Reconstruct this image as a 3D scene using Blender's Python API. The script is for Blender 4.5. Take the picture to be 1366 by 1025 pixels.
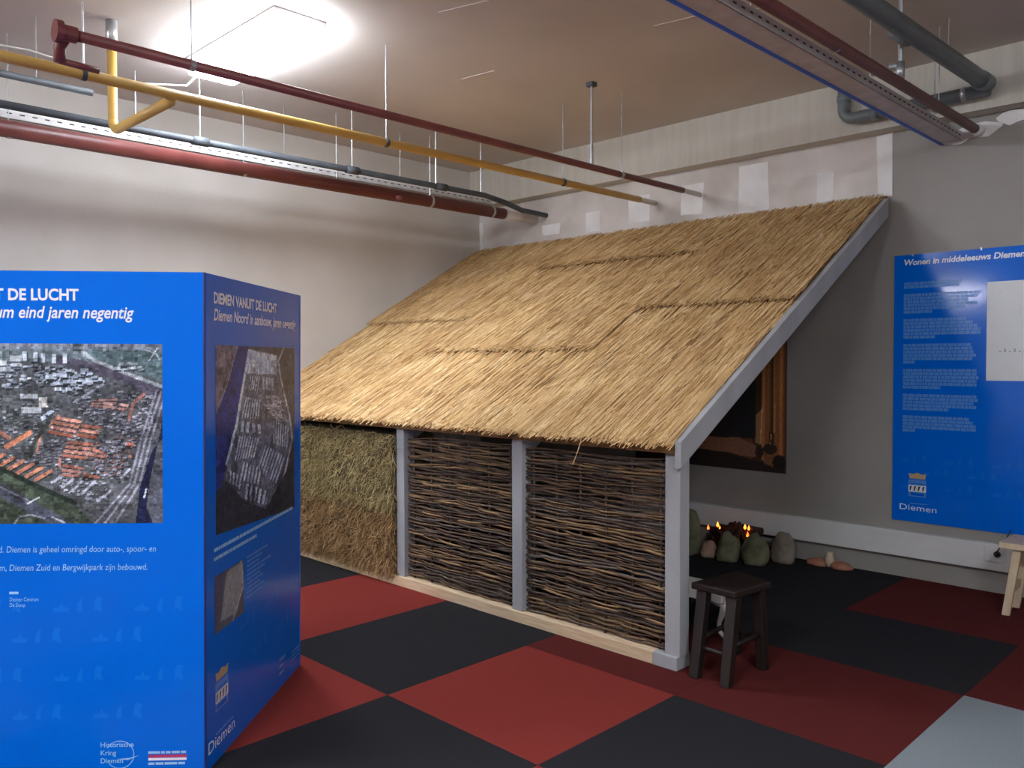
import bpy, bmesh, math, random
import numpy as np
from mathutils import Matrix, Vector, noise as mnoise
random.seed(7); RNG = np.random.default_rng(7)
for o in list(bpy.data.objects): bpy.data.objects.remove(o)
SC = bpy.context.scene; COL = SC.collection

# ------------------------------------------------------------------ camera, world, exposure
cam_d = bpy.data.cameras.new('camera'); cam = bpy.data.objects.new('camera', cam_d); COL.objects.link(cam)
yaw, pitch, roll = math.radians(-44.829), math.radians(-1.705), math.radians(-0.177)
fw = Vector((math.sin(yaw)*math.cos(pitch), math.cos(yaw)*math.cos(pitch), math.sin(pitch)))
rt = Vector((math.cos(yaw), -math.sin(yaw), 0)); up = rt.cross(fw)
r2 = rt*math.cos(roll) + up*math.sin(roll); u2 = up*math.cos(roll) - rt*math.sin(roll)
m = Matrix((r2, u2, -fw)).transposed().to_4x4(); m.translation = (0, 0, 1.65)
cam.matrix_world = m
cam_d.sensor_width = 36; cam_d.lens = 1109.7*36/1366; cam_d.clip_start = .05
SC.camera = cam
w = bpy.data.worlds.new('world'); SC.world = w; w.use_nodes = True
w.node_tree.nodes['Background'].inputs[0].default_value = (.9, .95, 1, 1)
w.node_tree.nodes['Background'].inputs[1].default_value = .1
vs = SC.view_settings
vs.view_transform = 'Standard'; vs.look = 'None'; vs.exposure = 0.75; vs.gamma = 1; vs.use_curve_mapping = False
LAMP_E = 34.0      # visible luminaire
FILL_E = 56.0      # unseen luminaires added out of view as fill light

# ------------------------------------------------------------------ materials
def lin(c): return tuple(((v/255+.055)/1.055)**2.4 if v/255 > .04045 else v/255/12.92 for v in c)
def mat(name, c1, c2=None, rough=.6, scale=8, stretch=(1,1,1), bump=0, bscale=None, metal=0, detail=5, emit=0, contrast=(.35,.65), island=None, spec=.5, attr=None, coat=0, extra=None):
    M = bpy.data.materials.new(name); M.use_nodes = True; nt = M.node_tree; N = nt.nodes; L = nt.links
    b = N['Principled BSDF']; b.inputs['Roughness'].default_value = rough; b.inputs['Metallic'].default_value = metal
    b.inputs['Specular IOR Level'].default_value = spec; b.inputs['Coat Weight'].default_value = coat
    b.inputs['Coat Roughness'].default_value = .08
    c1 = lin(c1); c2 = lin(c2) if c2 else c1
    tc = N.new('ShaderNodeTexCoord'); mp = N.new('ShaderNodeMapping'); mp.inputs['Scale'].default_value = stretch
    L.new(tc.outputs['Object'], mp.inputs[0])
    nz = N.new('ShaderNodeTexNoise'); nz.inputs['Scale'].default_value = scale; nz.inputs['Detail'].default_value = detail
    L.new(mp.outputs[0], nz.inputs[0])
    cr = N.new('ShaderNodeValToRGB'); cr.color_ramp.elements[0].position = contrast[0]; cr.color_ramp.elements[1].position = contrast[1]
    cr.color_ramp.elements[0].color = (*c1, 1); cr.color_ramp.elements[1].color = (*c2, 1)
    L.new(nz.outputs['Fac'], cr.inputs[0]); out = cr.outputs[0]
    if island:          # per-straw colour
        g = N.new('ShaderNodeNewGeometry'); c3 = N.new('ShaderNodeValToRGB')
        els = c3.color_ramp.elements
        els[0].color = (*lin(island[0]), 1); els[1].color = (*lin(island[-1]), 1)
        for i, c in enumerate(island[1:-1]): e = els.new((i+1)/(len(island)-1)); e.color = (*lin(c), 1)
        L.new(g.outputs['Random Per Island'], c3.inputs[0])
        mx = N.new('ShaderNodeMixRGB'); mx.blend_type = 'MULTIPLY'; mx.inputs[0].default_value = 1
        L.new(c3.outputs[0], mx.inputs[1]); L.new(out, mx.inputs[2]); out = mx.outputs[0]
    if attr:
        a = N.new('ShaderNodeAttribute'); a.attribute_name = attr; out = a.outputs['Color']
    if extra: out = extra(N, L, out, tc)
    L.new(out, b.inputs['Base Color'])
    if emit:
        L.new(out, b.inputs['Emission Color']); b.inputs['Emission Strength'].default_value = emit
    if bump:
        n2 = N.new('ShaderNodeTexNoise'); n2.inputs['Scale'].default_value = bscale or scale*4; n2.inputs['Detail'].default_value = 6
        L.new(mp.outputs[0], n2.inputs[0])
        bp = N.new('ShaderNodeBump'); bp.inputs['Strength'].default_value = bump; bp.inputs['Distance'].default_value = .01
        L.new(n2.outputs['Fac'], bp.inputs['Height']); L.new(bp.outputs[0], b.inputs['Normal'])
    return M
M = {}
M['wall'] = mat('painted_wall', (200,196,188), (212,208,202), .8, 1.2, bump=.12, bscale=30)
M['ceil'] = mat('ceiling_plaster', (198,192,187), (210,204,199), .85, .8, bump=.12, bscale=14)
M['beam'] = mat('concrete_beam', (194,190,178), (203,199,188), .85, 3, stretch=(6,6,.5), bump=.15)
M['grey'] = mat('grey_paint', (150,146,140), (160,156,150), .6, 1.5, bump=.06, bscale=60)
M['plaster'] = mat('raw_plaster', (196,188,180), (222,217,212), .85, 2.2, bump=.15)
M['filler'] = mat('white_filler', (226,224,222), (238,237,236), .85, 5, bump=.1)
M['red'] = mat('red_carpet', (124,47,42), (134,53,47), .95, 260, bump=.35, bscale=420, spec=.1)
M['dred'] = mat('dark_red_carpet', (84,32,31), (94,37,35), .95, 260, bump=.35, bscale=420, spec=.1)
M['black'] = mat('charcoal_carpet', (36,36,39), (44,44,47), .95, 260, bump=.35, bscale=420, spec=.1)
M['lgrey'] = mat('light_grey_carpet', (122,130,136), (142,150,156), .95, 200, bump=.35, bscale=420, spec=.1)
M['sub'] = mat('subfloor', (70,70,70), None, .9)
M['straw'] = mat('thatch_straw', (232,222,212), (255,252,246), .75, 3, island=[(142,106,66),(206,168,114),(222,186,132),(234,202,152),(246,222,178)], spec=.25)
M['strawbase'] = mat('thatch_base', (110,80,45), (160,122,72), .9, 14, stretch=(8,1,1), bump=.4)
M['hay'] = mat('green_hay', (215,205,190), (255,250,240), .85, 6, island=[(104,92,62),(158,144,102),(176,162,118),(200,188,146)], spec=.15)
M['hayred'] = mat('brown_hay', (215,205,190), (255,250,240), .85, 6, island=[(104,80,56),(156,126,90),(172,142,102),(196,168,126)], spec=.15)
M['haybase'] = mat('hay_base', (74,62,42), (112,98,66), .95, 18, bump=.6)
M['gwood'] = mat('grey_painted_wood', (158,160,162), (172,174,176), .6, 6, stretch=(1,1,.2), bump=.06)
M['pine'] = mat('raw_pine', (206,178,142), (226,202,168), .6, 5, stretch=(1,12,12), bump=.08)
rods = [((78,60,46),(108,84,62)), ((58,46,40),(84,66,54)), ((124,98,66),(160,130,90)), ((96,76,54),(128,102,72)), ((80,70,64),(108,96,86))]
for i, (a, b) in enumerate(rods): M['rod%d'%i] = mat('hazel_bark_%d'%i, a, b, .7, 14, stretch=(.3,3,3), bump=.3, bscale=30)
M['blue'] = mat('blue_print', (0,106,220), (0,110,225), .2, 1.2, spec=.3)
M['poster'] = mat('blue_poster_print', (0,108,226), (0,112,230), .1, 1.2, spec=.4)
M['blueedge'] = mat('blue_board_edge', (16,44,110), None, .5)
M['motif'] = mat('pale_blue_print', (16,118,228), None, .25, spec=.3)
M['white'] = mat('white_print', (238,242,248), None, .3)
M['cyan'] = mat('light_blue_print', (150,205,245), None, .3)
M['para'] = mat('small_text_print', (84,146,226), None, .3)
M['tan'] = mat('gold_print', (196,168,128), None, .4)
M['ink'] = mat('dark_ink', (40,46,66), None, .4)
M['redprint'] = mat('red_print', (196,60,96), None, .4)
M['inset'] = mat('white_drawing_paper', (226,230,234), (234,238,240), .35, 2)
M['pencil'] = mat('pencil_line', (176,180,186), None, .6)
M['photo'] = mat('aerial_photo_print', (128,128,128), None, .3, attr='Col', spec=.15)
M['cloth'] = mat('interior_print', (128,128,128), None, .6, attr='Col')
M['rpipe'] = mat('red_oxide_paint', (108,54,52), (122,64,61), .45, 5)
M['ypipe'] = mat('yellow_paint', (206,166,84), (216,178,98), .4, 5)
M['bpipe'] = mat('dark_grey_insulation', (62,68,74), (78,84,90), .6, 6)
M['gpipe'] = mat('grey_pvc', (104,114,118), (118,127,130), .4, 5)
M['galv'] = mat('galvanised_steel', (178,182,184), (205,208,210), .38, 14, metal=.75)
M['tray'] = mat('zinc_tray', (196,194,194), (214,212,212), .5, 10, metal=.05)
M['slot'] = mat('slot_shadow', (60,58,56), None, .9)
M['bcable'] = mat('blue_cable', (66,112,220), None, .45)
M['wcable'] = mat('white_cable', (226,226,224), None, .45)
M['bkcable'] = mat('black_rubber', (22,22,24), None, .5)
M['trunk'] = mat('white_pvc', (216,216,214), (224,224,222), .35, 4)
M['dwood'] = mat('dark_stained_wood', (24,16,13), (38,26,20), .5, 6, stretch=(4,4,1), bump=.1)
M['cream'] = mat('white_lacquer', (222,218,208), (230,227,220), .4, 4)
M['lwood'] = mat('light_beech', (206,184,152), (222,202,172), .5, 6, stretch=(6,6,1), bump=.06)
M['rockg'] = mat('mossy_stone', (88,90,66), (128,128,100), .9, 9, bump=.5)
M['rockb'] = mat('grey_stone', (112,104,92), (150,140,126), .9, 9, bump=.5)
M['rockp'] = mat('pinkish_stone', (150,122,102), (184,156,134), .9, 9, bump=.5)
M['char'] = mat('charred_wood', (40,28,24), (74,50,40), .9, 14, bump=.4)
M['flame'] = mat('flame_bulb', (255,92,24), (255,150,60), .5, 30, emit=2.2)
M['clay'] = mat('red_clay', (150,96,76), (176,122,98), .85, 12, bump=.3)
M['palepot'] = mat('pale_pottery', (206,186,160), None, .7)
M['lampbody'] = mat('lamp_housing', (235,235,235), None, .4)
M['lamp'] = mat('lamp_diffuser', (240,246,255), None, .4, emit=LAMP_E)
M['lampfill'] = mat('fill_lamp_diffuser', (240,246,255), None, .4, emit=FILL_E)

# ------------------------------------------------------------------ helpers
WL = {}
def link(name, data, parent=None, loc=(0,0,0)):
    o = bpy.data.objects.new(name, data); COL.objects.link(o)
    o.location = loc; WL[o] = Vector(loc) + (WL[parent] if parent else Vector())
    if parent: o.parent = parent
    return o
def tag(o, label=None, cat=None, group=None, kind=None):
    if label: o['label'] = label
    if cat: o['category'] = cat
    if group: o['group'] = group
    if kind: o['kind'] = kind
    return o
def thing(name, loc, label, cat, group=None):
    return tag(link(name, None, None, loc), label, cat, group)
class MB:
    def __init__(s): s.v = []; s.f = []
    def add(s, V, F):
        n = len(s.v); s.v += [tuple(p) for p in V]; s.f += [tuple(i+n for i in f) for f in F]; return s
    def box(s, x0, x1, y0, y1, z0, z1):
        return s.hexa([(x0,y0,z0),(x1,y0,z0),(x1,y1,z0),(x0,y1,z0),(x0,y0,z1),(x1,y0,z1),(x1,y1,z1),(x0,y1,z1)])
    def hexa(s, P): return s.add(P, [(3,2,1,0),(4,5,6,7),(0,1,5,4),(1,2,6,5),(2,3,7,6),(3,0,4,7)])
    def beam(s, a, b, wx, wy, wx2=None, wy2=None):      # bar a-b, horizontal section wx x wy
        wx2 = wx2 or wx; wy2 = wy2 or wy
        q = lambda c, p, r: [(c[0]-p/2,c[1]-r/2,c[2]),(c[0]+p/2,c[1]-r/2,c[2]),(c[0]+p/2,c[1]+r/2,c[2]),(c[0]-p/2,c[1]+r/2,c[2])]
        return s.hexa(q(a, wx, wy) + q(b, wx2, wy2))
    def tube(s, pts, r, n=10, cap=True):
        pts = [Vector(p) for p in pts]; rr = r if hasattr(r, '__len__') else [r]*len(pts)
        V = []; F = []; prev = None
        for i, p in enumerate(pts):
            t = (pts[min(i+1, len(pts)-1)] - pts[max(i-1, 0)]).normalized()
            if prev is None:
                a = t.cross(Vector((0,0,1)))
                if a.length < .1: a = t.cross(Vector((1,0,0)))
            else: a = prev - t*prev.dot(t)
            a.normalize(); prev = a; b = t.cross(a)
            for k in range(n):
                an = 2*math.pi*k/n; V.append(p + (a*math.cos(an)+b*math.sin(an))*rr[i])
        for i in range(len(pts)-1):
            for k in range(n): F.append((i*n+k, i*n+(k+1)%n, (i+1)*n+(k+1)%n, (i+1)*n+k))
        if cap: F += [tuple(range(n))[::-1], tuple((len(pts)-1)*n+k for k in range(n))]
        return s.add(V, F)
    def lathe(s, prof, c, n=20, sx=1, sy=1):
        V = []; F = []
        for r, z in prof:
            for k in range(n): V.append((c[0]+r*sx*math.cos(2*math.pi*k/n), c[1]+r*sy*math.sin(2*math.pi*k/n), c[2]+z))
        for i in range(len(prof)-1):
            for k in range(n): F.append((i*n+k, i*n+(k+1)%n, (i+1)*n+(k+1)%n, (i+1)*n+k))
        F += [tuple(range(n))[::-1], tuple((len(prof)-1)*n+k for k in range(n))]
        return s.add(V, F)
    def build(s, name, mt, parent=None, loc=None, smooth=False, bevel=0):
        base = Vector(loc) if loc is not None else Vector()
        off = base if not parent else WL[parent]
        me = bpy.data.meshes.new(name); me.from_pydata([(p[0]-off.x, p[1]-off.y, p[2]-off.z) for p in s.v], [], s.f); me.update()
        me.materials.append(M[mt])
        if smooth: me.polygons.foreach_set('use_smooth', [True]*len(me.polygons))
        o = link(name, me, parent, (0,0,0) if parent else base)
        if bevel:
            bv = o.modifiers.new('bevel', 'BEVEL'); bv.width = bevel; bv.segments = 2; bv.limit_method = 'ANGLE'
        return o
def npmesh(name, V, Q, mt, parent):
    off = np.array(WL[parent]); V = np.asarray(V, np.float32) - off.astype(np.float32); Q = np.asarray(Q, np.int32)
    me = bpy.data.meshes.new(name); me.vertices.add(len(V)); me.vertices.foreach_set('co', V.ravel())
    k = Q.shape[1]; me.loops.add(Q.size); me.loops.foreach_set('vertex_index', Q.ravel())
    me.polygons.add(len(Q)); me.polygons.foreach_set('loop_start', np.arange(len(Q), dtype=np.int32)*k)
    me.update(calc_edges=True); me.validate(); me.materials.append(M[mt]); return link(name, me, parent)
def strands(name, P, D, Wd, L, r, mt, parent):
    """straws: start P, unit direction D, unit sideways Wd, length L, half width r -> little tent-shaped strips"""
    P, D, Wd = map(np.asarray, (P, D, Wd)); n = len(P); Nn = np.cross(Wd, D); L = L[:,None]; r = r[:,None]
    E_ = P + D*L
    V = np.stack([P-Wd*r, P+Nn*r*1.1, P+Wd*r, E_-Wd*r*.6, E_+Nn*r*.8, E_+Wd*r*.6], 1).reshape(-1, 3)
    b = (np.arange(n)*6)[:,None]
    Q = np.concatenate([b+np.array([0,1,4,3]), b+np.array([1,2,5,4])], 0)
    o = npmesh(name, V, Q, mt, parent); o['kind'] = 'stuff'; return o
def structure(o): o['kind'] = 'structure'; return o

# ------------------------------------------------------------------ the room
XL, XR, YB, YF, ZC = -6.97, 3.2, 6.50, -8.0, 3.75
fl = structure(MB().box(XL-.2, XR+.2, YF-.2, YB+.2, -.1, -.008).build('floor', 'sub'))
TX, TY, TW, TD = -3.29, 2.435, 1.01, .985
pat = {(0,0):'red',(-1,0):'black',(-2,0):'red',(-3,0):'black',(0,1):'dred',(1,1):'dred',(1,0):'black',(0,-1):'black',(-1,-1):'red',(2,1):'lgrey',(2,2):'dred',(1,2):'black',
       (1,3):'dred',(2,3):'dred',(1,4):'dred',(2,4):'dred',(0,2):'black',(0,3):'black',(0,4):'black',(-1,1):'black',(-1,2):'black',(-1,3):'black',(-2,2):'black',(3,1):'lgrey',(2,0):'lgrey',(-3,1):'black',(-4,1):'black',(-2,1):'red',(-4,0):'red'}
tilemesh = {}
for i in range(-4, 7):
    for j in range(-11, 5):
        x0, x1 = max(TX+i*TW, XL), min(TX+(i+1)*TW, XR); y0, y1 = max(TY+j*TD, YF), min(TY+(j+1)*TD, YB)
        if x1-x0 < .01 or y1-y0 < .01: continue
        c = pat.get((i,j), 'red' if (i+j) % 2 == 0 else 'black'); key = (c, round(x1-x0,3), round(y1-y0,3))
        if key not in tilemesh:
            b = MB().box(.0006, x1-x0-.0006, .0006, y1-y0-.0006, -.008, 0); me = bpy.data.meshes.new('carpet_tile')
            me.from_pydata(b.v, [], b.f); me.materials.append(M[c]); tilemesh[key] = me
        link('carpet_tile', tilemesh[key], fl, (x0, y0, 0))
structure(MB().box(XL-.2, XR+.2, YF-.2, YB+.2, ZC, ZC+.15).build('ceiling', 'ceil'))
ceil = bpy.data.objects['ceiling']
for x, y, l, a in ((-3.9,3.3,.35,.3),(-3.1,4.4,.28,.2),(-2.6,4.6,.22,.25),(-3.3,2.6,.5,-.2),(-4.7,4.2,.3,.15),(-4.2,2.3,.6,.1)):     # trowel ridges in the plaster
    dx, dy = l*math.cos(a), l*math.sin(a); z = ZC-.003
    MB().hexa([(x,y,z),(x+dx,y+dy,z),(x+dx,y+dy+.01,z),(x,y+.01,z),(x,y,ZC+.01),(x+dx,y+dy,ZC+.01),(x+dx,y+dy+.01,ZC+.01),(x,y+.01,ZC+.01)]).build('plaster_ridge', 'ceil', ceil)
structure(MB().box(XL-.2, XL, YF, YB+.2, 0, ZC).build('wall_left', 'wall'))
wb = structure(MB().box(XL-.2, XR+.2, YB, YB+.2, 0, ZC).build('wall_back', 'grey'))
structure(MB().box(XR, XR+.2, YF, YB, 0, ZC).build('wall_right', 'wall'))
structure(MB().box(XL-.2, XR+.2, YF-.2, YF, 0, ZC).build('wall_front', 'wall'))
structure(MB().box(XL, XR, 6.35, YB, 3.35, ZC).build('trim_1', 'beam'))
# unpainted plaster band above the thatch with lighter filled patches
MB().box(XL, -2.41, YB-.004, YB+.01, 2.87, 3.35).build('plaster_band', 'plaster', wb)
for x0, x1, z0, z1 in ((-5.40,-5.22,2.93,3.12), (-4.86,-4.62,2.95,3.2), (-4.28,-4.05,2.95,3.22), (-3.70,-3.42,2.9,3.3), (-2.99,-2.86,2.9,3.13), (-2.52,-2.411,2.89,3.34), (-6.97,-6.9,2.89,3.2), (-6.0,-5.75,2.95,3.06)):
    j = lambda: random.uniform(-.012, .012)
    MB().hexa([(x0+j(),YB-.007,z0+j()),(x1+j(),YB-.007,z0+j()),(x1,YB,z0),(x0,YB,z0),(x0+j(),YB-.007,z1),(x1+j(),YB-.007,z1),(x1,YB,z1),(x0,YB,z1)]).build('filled_patch', 'filler', wb)
for cx, cz, s in ((-1.84,3.25,.13), (-1.62,3.30,.12), (-1.98,3.20,.07)):    # torn plaster round the pipe holes
    P = [(cx+s*random.uniform(.7,1.5)*math.cos(a), cz+s*.45*random.uniform(.6,1.1)*math.sin(a)) for a in [k*2*math.pi/11 for k in range(11)]]
    P = [(x, min(z, 3.345)) for x, z in P]
    MB().add([(x,YB-.012,z) for x,z in P]+[(x,YB,z) for x,z in P], [tuple(range(11))]+[(k,k+11,(k+1)%11+11,(k+1)%11) for k in range(11)]).build('torn_plaster', 'filler', wb)

# ------------------------------------------------------------------ lamps
def lamp(c, L, W, mt, label, rods=0):
    """opal luminaire: slim housing on the ceiling with a deep wrap-round diffuser that also shines sideways and up"""
    x, y, z = c; t = thing('ceiling_lamp', (x, y, z), label, 'lamp')
    MB().box(x-L/2-.01, x+L/2+.01, y-W/2-.01, y+W/2+.01, z, (ZC if not rods else z+.035)).build('housing', 'lampbody', t, bevel=.006)
    MB().box(x-L/2, x+L/2, y-W/2, y+W/2, z-.09, z).build('diffuser', mt, t, bevel=.02)
    for s in ((-1, 1) if rods else ()): MB().tube([(x+s*L*.35, y, z+.035), (x+s*L*.35, y, ZC)], .006, 6).build('hanger_rod', 'galv', t)
    return t
lamp((-5.12, 2.73, ZC-.03), 1.2, .34, 'lamp', 'glaring white ceiling luminaire above the yellow pipe')
lamp((-5.3, -1.8, ZC-.03), 1.2, .34, 'lampfill', 'unseen ceiling luminaire added as fill at the left wall in the back of the room')  # this and the next ones: unseen, added to fill the room with light
lamp((-1.2, -1.2, ZC-.03), 1.2, .34, 'lampfill', 'unseen ceiling luminaire added as fill over the open carpet behind the display column')
lamp((1.4, .6, ZC-.03), 1.2, .34, 'lampfill', 'unseen ceiling luminaire added as fill over the carpet near the right wall')
lamp((-5.5, -4.9, 2.95), 1.2, .34, 'lampfill', 'unseen luminaire added for the poster glare, hung low in the back of the room', 1)  # added out of view, placed so its reflection makes the poster glare

# ------------------------------------------------------------------ thatched hut
X0, X1, YE, ZE = XL, -2.404, 3.63, 1.213
KR = (2.908-ZE)/(YB-YE); SL = math.hypot(1, KR); cs, sn = 1/SL, KR/SL           # slope
def rp(x, s, h=0): return np.array([x, YE+s*cs-h*sn, ZE+s*sn+h*cs])            # roof point: s up the slope, h out of it
SMAX = (YB-YE)/cs
hut = thing('thatched_hut', ((X0+X1)/2, 3.74, 0), 'lean-to hut with a straw thatched roof, grey posts and woven twig walls', 'hut')
for i, (a, b_) in enumerate(((-2.532,-2.438), (-3.682,-3.594), (-4.870,-4.783))):
    o = MB().box(a, b_, 3.70, 3.79, .07, 1.148).build('post', 'gwood', hut, bevel=.004)
MB().box(XL+.01, -2.60, 3.685, 3.80, 0, .07).build('sill', 'pine', hut, bevel=.004)
tag(MB().box(-2.60, -2.445, 3.683, 3.81, 0, .072).build('sill_end', 'gwood', hut, bevel=.004), 'sill end painted grey')
MB().box(XL+.01, -3.0, 3.98, 4.10, 0, .07).build('floor_batten', 'pine', hut)
MB().box(XL+.01, -2.44, 3.73, 3.80, 1.148, 1.178).build('wall_plate', 'gwood', hut, bevel=.003)
for x in (-2.40, -3.62, -4.80, -6.92):
    a, b_ = rp(x, .02, -.005 if x > -2.5 else -.10), rp(x, SMAX-.12, -.005 if x > -2.5 else -.10); h = .14
    MB().hexa([(x-.04,a[1],a[2]-h),(x,a[1],a[2]-h),(x,b_[1],b_[2]-h),(x-.04,b_[1],b_[2]-h),(x-.04,a[1],a[2]),(x,a[1],a[2]),(x,b_[1],b_[2]),(x-.04,b_[1],b_[2])]).build('rafter', 'gwood', hut, bevel=.004)
mats = [(-6.965,-5.42,0,1.62,0),(-6.965,-5.42,1.57,SMAX,1),(-5.44,-3.65,0,1.05,0),(-5.44,-3.65,1.0,2.60,1),(-5.44,-3.65,2.55,SMAX,2),(-3.67,-2.445,0,1.65,0),(-3.67,-2.445,1.6,SMAX,1)]
for x0, x1, s0, s1, lv in mats:
    h0, h1 = (.02 if lv else 0), 0.0                       # lower edge of an upper mat rides on the one below
    s1b = min(s1, SMAX-.03)
    b = MB(); P = [rp(x0,s0,h0-.07),rp(x1,s0,h0-.07),rp(x1,min(s1,SMAX-.06),h1-.09),rp(x0,min(s1,SMAX-.06),h1-.09),rp(x0,s0,h0-.015),rp(x1,s0,h0-.015),rp(x1,s1b,h1-.02),rp(x0,s1b,h1-.02)]
    mo = b.hexa(P).build('thatch_mat', 'strawbase', hut)
    n = int((x1-x0)*(s1-s0)*2600); xs = RNG.uniform(x0+.004, x1, n); ss = RNG.uniform(s0-.01, s1, n); L = RNG.uniform(.18, .5, n)
    lowend = np.maximum(ss-L, s0 + RNG.normal(-.012, .02, n)); edge = RNG.random(n) < .12
    lowend[edge] = s0 + RNG.normal(-.02, .022, edge.sum()); ss = np.maximum(ss, lowend+.12)
    if s1 >= SMAX-.01: ss = np.minimum(ss, SMAX-.03)
    ss = np.minimum(ss, s1 + .02)
    fr = (ss-s0)/(s1-s0); fl_ = (lowend-s0)/(s1-s0)
    hs = h0+(h1-h0)*fr + RNG.uniform(-.018, .006, n); he = h0+(h1-h0)*fl_ + RNG.uniform(-.012, .014, n)
    P = np.stack([xs, YE+ss*cs-hs*sn, ZE+ss*sn+hs*cs], 1)
    xe = np.clip(xs + RNG.normal(-.01, .025, n), max(x0-.02, XL+.006), x1+.008)
    Q = np.stack([xe, YE+lowend*cs-he*sn, ZE+lowend*sn+he*cs], 1)
    D = Q-P; L = np.linalg.norm(D, axis=1); D /= L[:,None]; W_ = np.cross(D, np.array([0,-sn,cs])); W_ /= np.linalg.norm(W_, axis=1)[:,None]
    strands('straw', P, D, W_, L, RNG.uniform(.0022, .0048, n), 'straw', mo)
MB().tube([(-3.03,3.60,1.19),(-3.045,3.585,1.12),(-3.075,3.58,1.05)], .003, 5).build('loose_straw', 'straw', hut)
# woven hazel panels
for x0, x1 in ((-4.783,-3.682), (-3.594,-2.532)):
    wp = tag(link('wattle_panel', None, hut), 'woven panel of dark hazel rods')
    ns = 6; stk = [x0+.06+(x1-x0-.12)*k/(ns-1) for k in range(ns)]
    for sx in stk:
        MB().tube([(sx,3.745,.072),(sx+.006,3.745,.6),(sx,3.745,1.10)], .008, 7).build('stake', 'rod1', wp, smooth=True)
    z = .082; k = 0
    while z < 1.10:
        r = random.uniform(.0045, .0092); pts = []; rr = []; ph = k % 2; nseg = 15; tl = random.uniform(-.016, .016); a1 = random.uniform(0, 6.3)
        for q in range(nseg+1):
            f = q/nseg; x = x0+.003+(x1-x0-.006)*f; u = (x-stk[0])/(stk[1]-stk[0])
            y = 3.745 - .011*math.cos(math.pi*(u+ph)); zz = z + tl*(f-.5)*2 + .008*math.sin(a1+f*7) + random.uniform(-.003,.003)
            pts.append((x, y, min(max(zz, .08), 1.12))); rr.append(r*(1.1-.35*(f if k % 4 < 2 else 1-f)))
        MB().tube(pts, rr, 6).build('rod', 'rod%d' % random.choice((0,0,1,1,2,3,3,4)), wp, smooth=True)
        z += r*1.3+.0022; k += 1
# hay bales
def bale(x0, x1, z0, z1, mt, label):
    y0, y1 = 3.665, 4.10; t = thing('hay_bale', ((x0+x1)/2, (y0+y1)/2, z0), label, 'hay bale', 'hay bales stacked in the hut wall')
    bm = bmesh.new(); bmesh.ops.create_cube(bm, size=1); bmesh.ops.subdivide_edges(bm, edges=bm.edges[:], cuts=9, use_grid_fill=True)
    for v in bm.verts:
        c = v.co.copy(); rd = max(abs(c.x), abs(c.z))
        p = Vector(((x0+x1)/2+c.x*(x1-x0), (y0+y1)/2+c.y*(y1-y0), (z0+z1)/2+c.z*(z1-z0)))
        edge = sum(1 for a in c if abs(a) > .44)
        p += mnoise.noise_vector(p*7)*.018
        if edge > 1: p -= Vector((c.x*(.05 if abs(c.x)>.44 else 0), c.y*.06, c.z*(.02 if abs(c.z)>.44 else 0)))
        p.z = min(max(p.z, z0), z1); p.x = min(max(p.x, x0), x1)
        v.co = p - WL[t]
    me = bpy.data.meshes.new('bale_body'); bm.to_mesh(me); bm.free(); me.materials.append(M['haybase']); o = link('bale_body', me, t)
    n = 7000; xs = RNG.uniform(x0+.01, x1-.01, n); zs = RNG.uniform(z0+.005, z1, n); ys = y0+.012+RNG.normal(0,.008,n)
    edge = np.minimum(np.minimum(xs-x0, x1-xs), np.minimum(zs-z0, z1-zs)); ys += np.clip(.04-edge, 0, .04)*.6
    D = np.stack([RNG.normal(0,.45,n), RNG.normal(-.22,.2,n), RNG.normal(-.7,.5,n)], 1); D /= np.linalg.norm(D, axis=1)[:,None]
    L = RNG.uniform(.03, .1, n); lim = .012 if z0 < .2 else z0-.06
    L = np.where(zs+D[:,2]*L < lim, np.maximum(zs-lim, .01)*.6, L)
    W_ = np.cross(D, np.array([0,-1.,.1])); W_ /= np.linalg.norm(W_, axis=1)[:,None]+1e-6
    strands('hay_straw', np.stack([xs,ys,zs],1), D, W_, L, RNG.uniform(.0015,.0032,n), mt, t)
bale(-5.88, -4.875, .07, .56, 'hayred', 'brown lower hay bale beside the grey post of the hut')
bale(-5.88, -4.875, .56, 1.10, 'hay', 'greenish upper hay bale beside the grey post under the thatch')
bale(-6.90, -5.88, .07, .56, 'hayred', 'brown lower hay bale against the left wall behind the display column')
bale(-6.90, -5.88, .56, 1.10, 'hay', 'greenish upper hay bale against the left wall behind the display column')

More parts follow.
